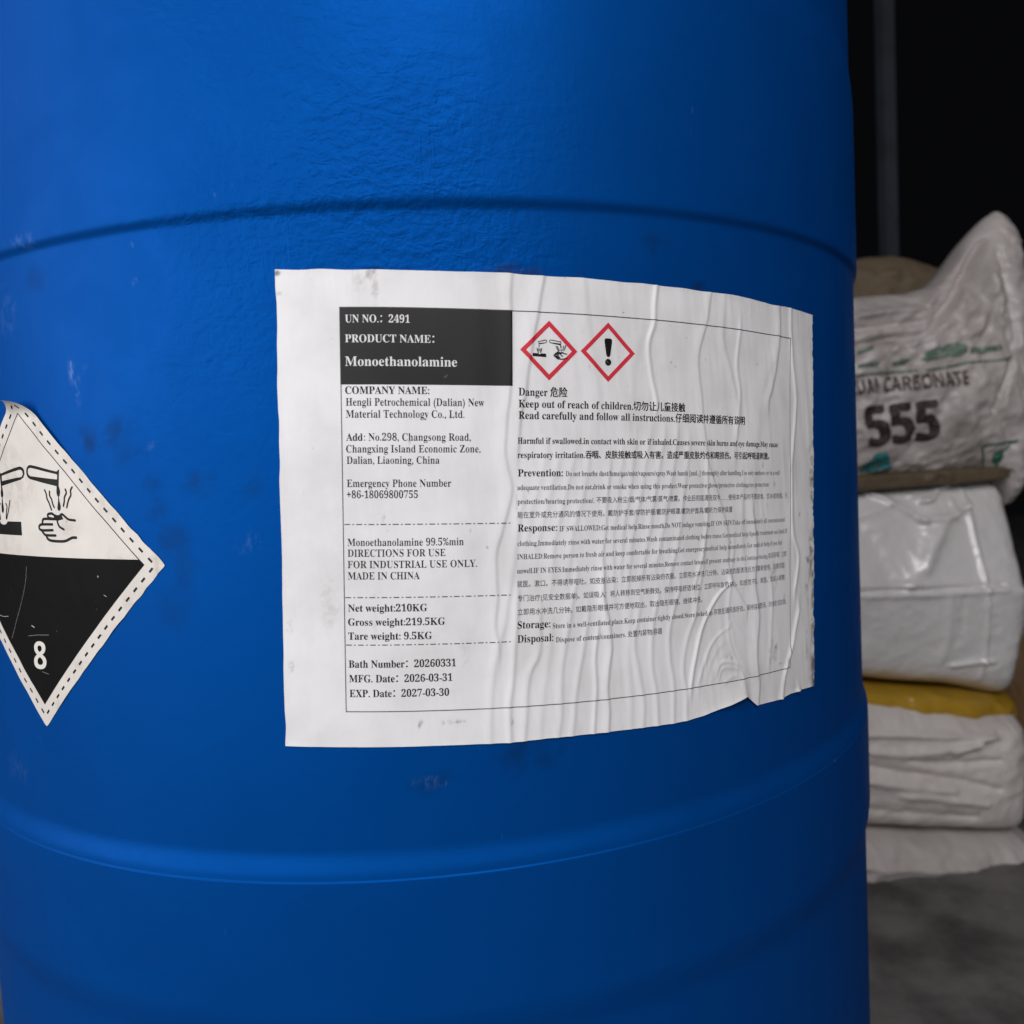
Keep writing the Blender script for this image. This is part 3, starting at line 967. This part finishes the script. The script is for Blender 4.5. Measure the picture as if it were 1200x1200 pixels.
corrosion(ink, hz, .00047, 0)
ink.lay('corrosion_symbol', on_haz(.00006), M_BLACK, haz, ML)
ink = Ink()
V, F = layout('8', True, conv=sans_bold)
V = V - V.min(0); V /= V.max(0)
c8 = np.array(haz_ab(*on_drum(np.array([41.3, 55.8, 40.0]), np.array([783.5, 784.5, 751.]))))
e1 = c8[:, 1] - c8[:, 0]; e2 = c8[:, 2] - c8[:, 0]
ink.tri(c8[:, 0] + V[:, :1] * e1 * .98 + V[:, 1:] * e2, F)
ink.lay('class_number', on_haz(.00013), M_CREAM, haz, ML)
# scratches in the black half
M_SCR = mat_ink('scratch_pale', (.42, .40, .38), .9)


def hzp(pts): return np.stack(haz_ab(*on_drum(np.array([p[0] for p in pts], float), np.array([p[1] for p in pts], float))), 1)


for pts, wd in (([(32, 664), (31, 680), (27, 702), (22, 722), (15, 748)], .0028), ([(0, 720), (5, 722), (11, 722)], .006), ([(38, 733), (41, 735)], .012),
                ([(34, 745), (45, 744), (53, 744), (58, 744)], .003), ([(115.5, 675), (116, 676)], .012), ([(50, 787), (58, 790)], .003), ([(123, 697), (126, 699)], .006)):
    ink = Ink(); ink.stroke(hzp(pts), wd * .55)
    ink.lay('scratch', on_haz(.00010), M_SCR, haz, ML)

# ------------------------------------------------------------------ sacks beside the drum
YS = .36


def on_plane(px, py, yp=YS):
    d = cam_dirs((np.asarray(px, float) - 600) / FPX, -(np.asarray(py, float) - 600) / FPX)
    t = (yp + CD) / d[..., 1]
    return t * d[..., 0], EYE + t * d[..., 2]


class Sack:
    """a filled sack: outline traced as columns (x, top, bottom), bulging forward and back"""
    def __init__(self, cols, yp, thick, folds=(), lump=.004, seed=1, pw=(3.2, 2.4), lean=None, zf=0., ex=.55):
        c = np.array(cols, float)
        self.yp = yp; self.lean = lean or (lambda v: 0.)
        xs = c[:, 0]
        self.xt, self.zt = on_plane(xs, c[:, 1], yp); self.xb, self.zb = on_plane(xs, c[:, 2], yp)
        if zf:      # the traced top and bottom edges belong to the front face
            self.zt = on_plane(xs, c[:, 1], yp - zf * thick)[1]; self.zb = on_plane(xs, c[:, 2], yp - zf * thick)[1]
        self.s = (xs - xs[0]) / (xs[-1] - xs[0])
        self.thick, self.seed, self.lump, self.pw, self.ex = thick, seed, lump, pw, ex
        self.folds = []
        for pts, a, w in folds:
            p = np.array(pts, float); X, Z = on_plane(p[:, 0], p[:, 1], yp - .85 * thick)
            self.folds.append((smooth_line(np.stack([X, Z], 1), 4), a, w))

    def xz(self, u, v):
        f = lambda y: np.interp(u, self.s, y)
        return f(self.xb) * (1 - v) + f(self.xt) * v, f(self.zb) * (1 - v) + f(self.zt) * v

    def bulge(self, u, v):
        p, q = self.pw
        return self.thick * np.maximum(1 - np.abs(2 * u - 1) ** p, 0) ** self.ex * np.maximum(1 - np.abs(2 * v - 1) ** q, 0) ** self.ex

    def rel(self, X, Z):
        rg = lambda a, b_, q: 1 - 2 * np.abs(vnoise(X * a + Z * a * .35 + 80, Z * b_ - X * b_ * .3 + 80, self.seed + q)) ** .8
        h = self.lump * (.8 * vnoise(X * 28 + 80, Z * 34 + 80, self.seed) + .55 * rg(42, 46, 3) + .30 * rg(95, 80, 4) + .12 * rg(210, 190, 5))
        for P, a, w in self.folds:
            best = np.full(X.shape, 1e9); side = np.zeros(X.shape)
            for k in range(len(P) - 1):
                e = P[k + 1] - P[k]; L = e @ e + 1e-12
                t = np.clip(((X - P[k, 0]) * e[0] + (Z - P[k, 1]) * e[1]) / L, 0, 1)
                d = np.hypot(X - P[k, 0] - t * e[0], Z - P[k, 1] - t * e[1])
                tot = (k + t) / (len(P) - 1)
                d = d / (.35 + .65 * np.sin(np.pi * np.clip(tot, .02, .98)) ** .5)
                best = np.minimum(best, d)
            h = h + a * np.exp(-(best / w) ** 1.5)
        return h

    def front(self, u, v, off=0.):
        X, Z = self.xz(u, v)
        b = self.bulge(u, v)
        k = np.clip(b / (self.thick * .25), 0, 1)
        return np.stack([X, self.yp + self.lean(v) - b - k * self.rel(X, Z) - off, Z], -1)

    def build(self, name, mat, nu=120, nv=110, parent=None, dirt=None):
        u = np.linspace(0, 1, nu); v = np.linspace(0, 1, nv); U, Vv = np.meshgrid(u, v)
        U = .5 - .5 * np.cos(np.pi * U); Vv = .5 - .5 * np.cos(np.pi * Vv)
        A = self.front(U, Vv).reshape(-1, 3)
        X, Z = self.xz(U, Vv)
        Bk = np.stack([X, self.yp + self.lean(Vv) + self.bulge(U, Vv) * 1.3, Z], -1).reshape(-1, 3)
        f = grid_faces(nv, nu)
        o = mesh_ob(name, np.concatenate([A, Bk]), np.concatenate([f, f[:, ::-1] + len(A)]), mat, parent)
        bm = bmesh.new(); bm.from_mesh(o.data)
        d = np.zeros(U.shape) if dirt is None else dirt(X, Z)
        ly = bm.verts.layers.float.new('dirt')
        dd = np.concatenate([d.ravel(), np.zeros(d.size)])
        for k_, vt in enumerate(bm.verts): vt[ly] = dd[k_]
        bmesh.ops.remove_doubles(bm, verts=bm.verts, dist=1e-6)
        bm.to_mesh(o.data); bm.free()
        return o

    def uv_of(self, px, py):
        """sack coordinates under a photo point"""
        px = np.asarray(px, float)
        u = np.full(px.shape, .5); v = np.full(px.shape, .5)
        uu = np.linspace(0, 1, 400)
        for _ in range(7):
            yf = self.yp + self.lean(v) - self.bulge(u, v)
            X, Z = on_plane(px, py, yf)
            xs = np.interp(uu[None], self.s, self.xb) * (1 - v[..., None].reshape(-1, 1)) + np.interp(uu[None], self.s, self.xt) * v.reshape(-1, 1)
            u = np.array([np.interp(x, xx, uu) for x, xx in zip(X.ravel(), xs)]).reshape(X.shape)
            zb, zt = np.interp(u, self.s, self.zb), np.interp(u, self.s, self.zt)
            v = np.clip((Z - zb) / (zt - zb), 0, 1)
        return u, v


def psp(yp, lst, seed):
    def f(X, Z):
        out = np.zeros_like(X)
        for q, (x, y, a, b_, s_) in enumerate(lst):
            x0, z0 = on_plane(float(x), float(y), yp)
            n = vnoise(X * 300 + q + 50, Z * 300 + q + 50, seed); n2 = vnoise(X * 120 + q + 50, Z * 120 + q + 50, seed + 1)
            r = np.hypot((X - x0) * 1000 / a, (Z - z0) * 1000 / b_)
            out = np.maximum(out, s_ * np.clip(1.2 - r + .4 * n + .5 * n2, 0, 1))
        return out
    return f


# --- the sack printed 555
S1 = Sack([(930, 352, 572), (985, 350, 569), (1030, 347, 565), (1060, 345, 562), (1085, 337, 560), (1100, 322, 558), (1115, 302, 557), (1130, 281, 557), (1142, 267, 558),
           (1153, 256, 560), (1165, 248, 572), (1174, 252, 592), (1182, 268, 590), (1190, 290, 578), (1197, 330, 560), (1202, 380, 535), (1206, 430, 500)], YS, .062,
          [([(1172, 275), (1155, 300), (1135, 335), (1108, 370), (1085, 392), (1040, 397), (1000, 405)], -0.0150, .006),
           ([(1150, 285), (1128, 315), (1100, 350)], 0.0120, .009), ([(1180, 290), (1185, 350), (1190, 400)], -0.0090, .006),
           ([(1010, 368), (1050, 363), (1090, 358)], 0.0105, .006), ([(1000, 385), (1050, 380), (1085, 375)], -0.0090, .005),
           ([(1173, 370), (1183, 400), (1186, 420), (1178, 445), (1168, 480)], -0.0105, .005), ([(1140, 330), (1128, 352), (1100, 385), (1070, 402)], 0.0105, .006),
           ([(1160, 320), (1165, 350), (1172, 385)], 0.0090, .008), ([(1148, 400), (1160, 375), (1165, 345)], -0.0060, .005),
           ([(1165, 480), (1185, 500), (1195, 520)], -0.0090, .008), ([(1060, 540), (1090, 500), (1110, 460)], -0.0060, .014)], .0055, 61)
M_S1 = mat_sack('woven_sack_white', (.53, .485, .47), (.25, .215, .19), .42, True, .2, .5)
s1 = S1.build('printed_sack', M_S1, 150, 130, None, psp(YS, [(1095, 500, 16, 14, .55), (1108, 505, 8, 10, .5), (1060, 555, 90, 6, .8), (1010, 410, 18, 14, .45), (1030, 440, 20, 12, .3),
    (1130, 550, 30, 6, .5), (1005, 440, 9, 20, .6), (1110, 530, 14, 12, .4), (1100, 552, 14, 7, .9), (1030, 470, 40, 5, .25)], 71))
tag(s1, 'slumped white woven sack printed CARBONATE 555 with a pointed top corner', 'sack')


def sack_print(name, S, items, mats, parent):
    ink = Ink()
    for it in items:
        kind = it[0]
        if kind == 'text':
            _, s_, p0, p1, cap, m = it
            V, F = layout(s_, True, conv=sans_bold)
            if it[-1] == 0 and s_ == '555': n_ = len(V); F = np.concatenate([F, F + n_, F + 2 * n_]); V = np.concatenate([V, V + [.03, .01], V + [-.03, -.01]])
            V = V - np.array([V[:, 0].min(), 0]); L = V[:, 0].max(); H = text_mesh(sans_bold('H'))[0][:, 1].max()
            p0 = np.array(p0, float); e = (np.array(p1, float) - p0) / L
            n = np.array([e[1], -e[0]]); n /= np.linalg.norm(n)
            P = p0 + V[:, :1] * e + V[:, 1:] * n * cap / H
            v_, f_ = split_tris(P, F, 3.)
            ink.tri(v_, f_, m)
        elif kind == 'poly': ink.poly([np.array(l, float) for l in it[1]], it[2])
        else: ink.stroke(it[1], it[2], it[3])
    V = np.concatenate(ink.V); F = np.concatenate(ink.F); M = np.concatenate(ink.M)
    Vs, Fs, Ms, n = [], [], [], 0
    for m in np.unique(M):
        a, b_ = split_tris(V, F[M == m], 2.5)
        Vs.append(a); Fs.append(b_ + n); Ms.append(np.full(len(b_), m)); n += len(a)
    V = np.concatenate(Vs); u, v = S.uv_of(V[:, 0], V[:, 1])
    return mesh_ob(name, S.front(u, v, .0016), np.concatenate(Fs)[:, ::-1], mats, parent, True, np.concatenate(Ms))


M_BROWN = mat_plain('brown_print', (.045, .030, .026), .6, .4, 60)
M_FADED = mat_plain('faded_brown_print', (.13, .095, .085), .6, .5, 60)
M_GREEN = mat_plain('green_print', (.15, .22, .165), .6, .5, 60)
M_DKGREEN = mat_plain('dark_green_print', (.03, .13, .075), .6, .3, 60)
M_TEAL = mat_plain('teal_print', (.05, .24, .26), .6, .25, 60)
sack_print('product_text', S1, [('text', 'SODIUM CARBONATE', (962, 466), (1136, 450.5), 17, 0)], [M_FADED], s1)
sack_print('grade_number', S1, [('text', '555', (1016, 523), (1104, 514), 46, 0)], [M_BROWN], s1)
sack_print('green_lettering', S1, [
    ('poly', [[(1080, 422), (1087, 411), (1098, 406), (1105, 407), (1110, 403), (1122, 402), (1132, 403), (1135, 412), (1126, 417), (1112, 417), (1100, 420), (1088, 423)],
              [(1098, 414), (1110, 411), (1112, 413), (1100, 416)]], 0),
    ('poly', [[(1138, 407), (1150, 407), (1172, 404), (1174, 409), (1150, 413), (1138, 414)]], 0),
    ('poly', [[(1004, 427), (1016, 425), (1030, 424), (1028, 428), (1014, 430), (1004, 431)]], 0), ('poly', [[(1046, 424), (1058, 420), (1068, 421), (1062, 426), (1048, 428)]], 0),
    ('poly', [[(1000, 412), (1010, 410), (1024, 404), (1022, 409), (1010, 414), (1000, 415)]], 0),
    ('line', [(1085, 434), (1110, 430), (1140, 424), (1170, 422), (1182, 419)], 2.2, 0), ('line', [(1000, 440), (1030, 437), (1075, 434)], 2.4, 0)], [M_GREEN], s1)
sack_print('teal_emblem', S1, [('poly', [[(1007, 553), (1014, 543), (1019, 538), (1030, 552)]], 0), ('poly', [[(1020, 537), (1026, 531), (1037, 529), (1041, 538), (1043, 549), (1033, 552)]], 0)], [M_TEAL], s1)
sack_print('green_mark', S1, [('line', [(1152, 549), (1150, 524)], 2, 0), ('line', [(1150, 524), (1168, 520), (1186, 517)], 2, 0), ('line', [(1152, 549), (1165, 551), (1181, 551)], 1.8, 0),
    ('line', [(1163, 548), (1168, 536), (1176, 526), (1190, 516)], 2, 0),
    ('poly', [[(1160, 536), (1164, 530), (1172, 526), (1173, 533), (1169, 541), (1164, 544), (1160, 541)]], 0)], [M_DKGREEN], s1)
# --- tan sack lying behind it
S0 = Sack([(930, 322, 420), (985, 308, 420), (1010, 303, 420), (1040, 302, 420), (1065, 307, 420), (1085, 314, 420), (1105, 318, 420), (1130, 330, 420), (1150, 345, 420)], YS + .19, .06,
          [([(1005, 330), (1012, 310), (1018, 304)], -.006, .006), ([(1040, 320), (1070, 330), (1100, 335)], .006, .01)], .005, 81)
s0 = S0.build('tan_sack', mat_sack('tan_sack_cloth', (.15, .11, .07), (.06, .045, .03), .7, True), 80, 60)
tag(s0, 'dim tan sack lying behind the pointed top of the white 555 sack', 'sack')
# --- flat brown paper sack pressed under it
S8 = Sack([(930, 558, 578), (985, 556, 575), (1020, 553, 572), (1060, 551, 569), (1090, 548, 567), (1120, 547, 564), (1145, 546, 561), (1160, 549, 558)], YS + .010, .060,
          [([(1085, 562), (1095, 548), (1108, 560)], .006, .006)], .002, 151, (8, 8), ex=.3)
s8 = S8.build('brown_paper_sack', mat_sack('brown_paper', (.12, .09, .052), (.06, .045, .028), .6, False), 90, 30)
tag(s8, 'flat brown paper sack pressed between the 555 sack and the glossy white sack', 'sack')
# --- glossy film-wrapped sack
S2 = Sack([(930, 572, 800), (985, 566, 806), (1020, 562, 811), (1060, 559, 814), (1090, 557, 816), (1115, 556, 820), (1135, 555, 825), (1148, 555, 828), (1156, 556, 829), (1161, 560, 828),
           (1165, 575, 826), (1169, 640, 822), (1173, 740, 818)], YS - .01, .07,
          [([(1032, 576), (1055, 586), (1080, 602), (1096, 614)], .0065, .0040), ([(1096, 590), (1112, 582), (1122, 572), (1138, 569)], .007, .004), ([(1088, 610), (1125, 606), (1152, 592)], .008, .005),
           ([(1085, 583), (1105, 587), (1112, 582)], .005, .003), ([(1000, 692), (1050, 691), (1100, 689), (1175, 684)], -.0075, .0022), ([(1000, 698), (1050, 697), (1100, 695), (1175, 690)], .003, .003),
           ([(1133, 585), (1133, 612)], .004, .003), ([(1120, 783), (1150, 778), (1170, 777)], .006, .0025), ([(1152, 690), (1156, 740), (1159, 800)], .005, .0022), ([(1150, 560), (1150, 620), (1152, 690)], .005, .003),
           ([(1085, 665), (1100, 630), (1120, 612)], .006, .014), ([(1060, 690), (1090, 650), (1110, 625)], .004, .01), ([(1000, 600), (1030, 640), (1040, 680)], -.004, .02), ([(1010, 610), (1040, 600), (1060, 592)], .003, .006),
           ([(1110, 700), (1112, 740), (1108, 780)], .0025, .006), ([(1125, 700), (1128, 740)], -.002, .004)], .0011, 91, (12, 10),
          lean=lambda v: .044 * np.clip((v - .52) / .48, 0, 1) + .006 * sstep(.50, .53, v) + .026 * (1 - np.clip(v / .5, 0, 1)), zf=.8, ex=.35)
s2 = S2.build('film_wrapped_sack', mat_sack('white_film', (.74, .72, .715), (.50, .47, .46), .26, False, .8, .3), 150, 140)
tag(s2, 'smooth glossy white plastic sack directly under the 555 sack', 'sack')
# --- yellow sack squeezed between
S3 = Sack([(930, 804, 838), (985, 806, 842), (1020, 810, 848), (1050, 812, 854), (1080, 814, 856), (1110, 816, 857), (1140, 820, 857), (1165, 824, 856), (1176, 828, 854)], YS + .005, .068,
          [([(1065, 816), (1085, 812), (1110, 818)], .010, .004), ([(1010, 828), (1050, 833), (1080, 840)], .006, .004)], .003, 101, (5, 3), zf=.8)
s3 = S3.build('yellow_sack', mat_sack('yellow_film', (.44, .26, .02), (.24, .135, .02), .35, False, .4), 90, 40)
tag(s3, 'flat yellow plastic sack squeezed between two white sacks', 'sack')
# --- lower white sack with level folds
M_S4 = mat_sack('creased_white_sack', (.68, .63, .60), (.38, .33, .30), .42, True, .25)
S4 = Sack([(930, 822, 975), (985, 821, 978), (1020, 825, 980), (1060, 833, 982), (1100, 838, 984), (1135, 839, 985), (1155, 840, 985), (1168, 846, 983), (1172, 880, 975)], YS - .01, .075,
          [([(1005, 858), (1060, 858), (1165, 862)], .007, .004), ([(1000, 876), (1050, 880), (1110, 874), (1140, 868)], .006, .006), ([(1060, 888), (1100, 892), (1165, 888)], -.006, .004),
           ([(1000, 893), (1050, 902), (1120, 912), (1165, 922)], -.007, .005), ([(1005, 910), (1060, 918), (1110, 922)], .006, .006), ([(1050, 928), (1100, 932), (1150, 938)], .006, .005),
           ([(1110, 878), (1140, 866), (1160, 858)], .006, .005), ([(1000, 945), (1060, 950), (1140, 955)], -.005, .006)], .0022, 111, (10, 5), zf=.8, ex=.4)
s4 = S4.build('creased_sack', M_S4, 130, 90)
tag(s4, 'creased white sack with level folds just below the yellow sack', 'sack')
# --- sack standing out on the right of it
S6 = Sack([(1110, 852, 985), (1150, 838, 985), (1172, 834, 985), (1186, 838, 980), (1193, 852, 975), (1197, 890, 960)], YS + .14, .06,
          [([(1178, 850), (1182, 900), (1180, 950)], -.005, .005)], .004, 121)
s6 = S6.build('dull_sack', mat_sack('dull_sack_cloth', (.34, .29, .27), (.2, .16, .14), .6), 60, 70)
tag(s6, 'dull greyish sack whose edge shows right of the creased white sack', 'sack')
# --- sacks lower down, to the floor
S5 = Sack([(930, 975, 1082), (1000, 980, 1086), (1060, 984, 1088), (1120, 987, 1089), (1160, 988, 1087), (1182, 994, 1082), (1190, 1020, 1070)], YS - .01, .08,
          [([(1000, 1010), (1060, 1014), (1150, 1010)], .006, .006), ([(1010, 1045), (1070, 1040), (1160, 1048)], -.006, .005), ([(1050, 1065), (1100, 1060), (1150, 1062)], .005, .006)], .004, 131, (8, 4), zf=.8, ex=.4)
s5 = S5.build('grey_sack', mat_sack('grey_white_sack', (.52, .48, .46), (.30, .26, .23), .55), 110, 70)
tag(s5, 'greyish white sack at the bottom of the stack on the floor', 'sack')
# --- brown sacks in the dark behind
S7 = Sack([(1150, 760, 1040), (1175, 735, 1040), (1200, 725, 1040), (1240, 735, 1040), (1265, 790, 1040), (1270, 860, 1030)], YS + .36, .08,
          [([(1190, 800), (1200, 850), (1195, 900)], .012, .012), ([(1185, 905), (1200, 925), (1215, 950)], .012, .01)], .008, 141)
s7 = S7.build('brown_sack', mat_sack('brown_sack_cloth', (.16, .085, .03), (.05, .03, .015), .7), 70, 70)
tag(s7, 'dark brown sack in the gloom at the far right edge', 'sack')

# --- dim upright post in the dark behind
bmp = bmesh.new()
px0, _ = on_plane(1035., 300., 1.2); px1, _ = on_plane(1049., 300., 1.2)
bmesh.ops.create_cube(bmp, size=1, matrix=Matrix.Translation(((px0 + px1) / 2, 1.2, 1.0)) @ Matrix.Diagonal((px1 - px0, .04, 2.0, 1)))
bmesh.ops.bevel(bmp, geom=bmp.edges[:], offset=.004, segments=2, affect='EDGES')
me = bpy.data.meshes.new('post'); bmp.to_mesh(me); bmp.free()
me.materials.append(mat_plain('post_paint', (.02, .025, .035), .6, .2, 12))
post = bpy.data.objects.new('steel_post', me); COL.objects.link(post)
tag(post, 'dim upright steel post in the dark behind the tan sack', 'post')

bpy.data.objects.remove(_to); bpy.data.curves.remove(_tc)
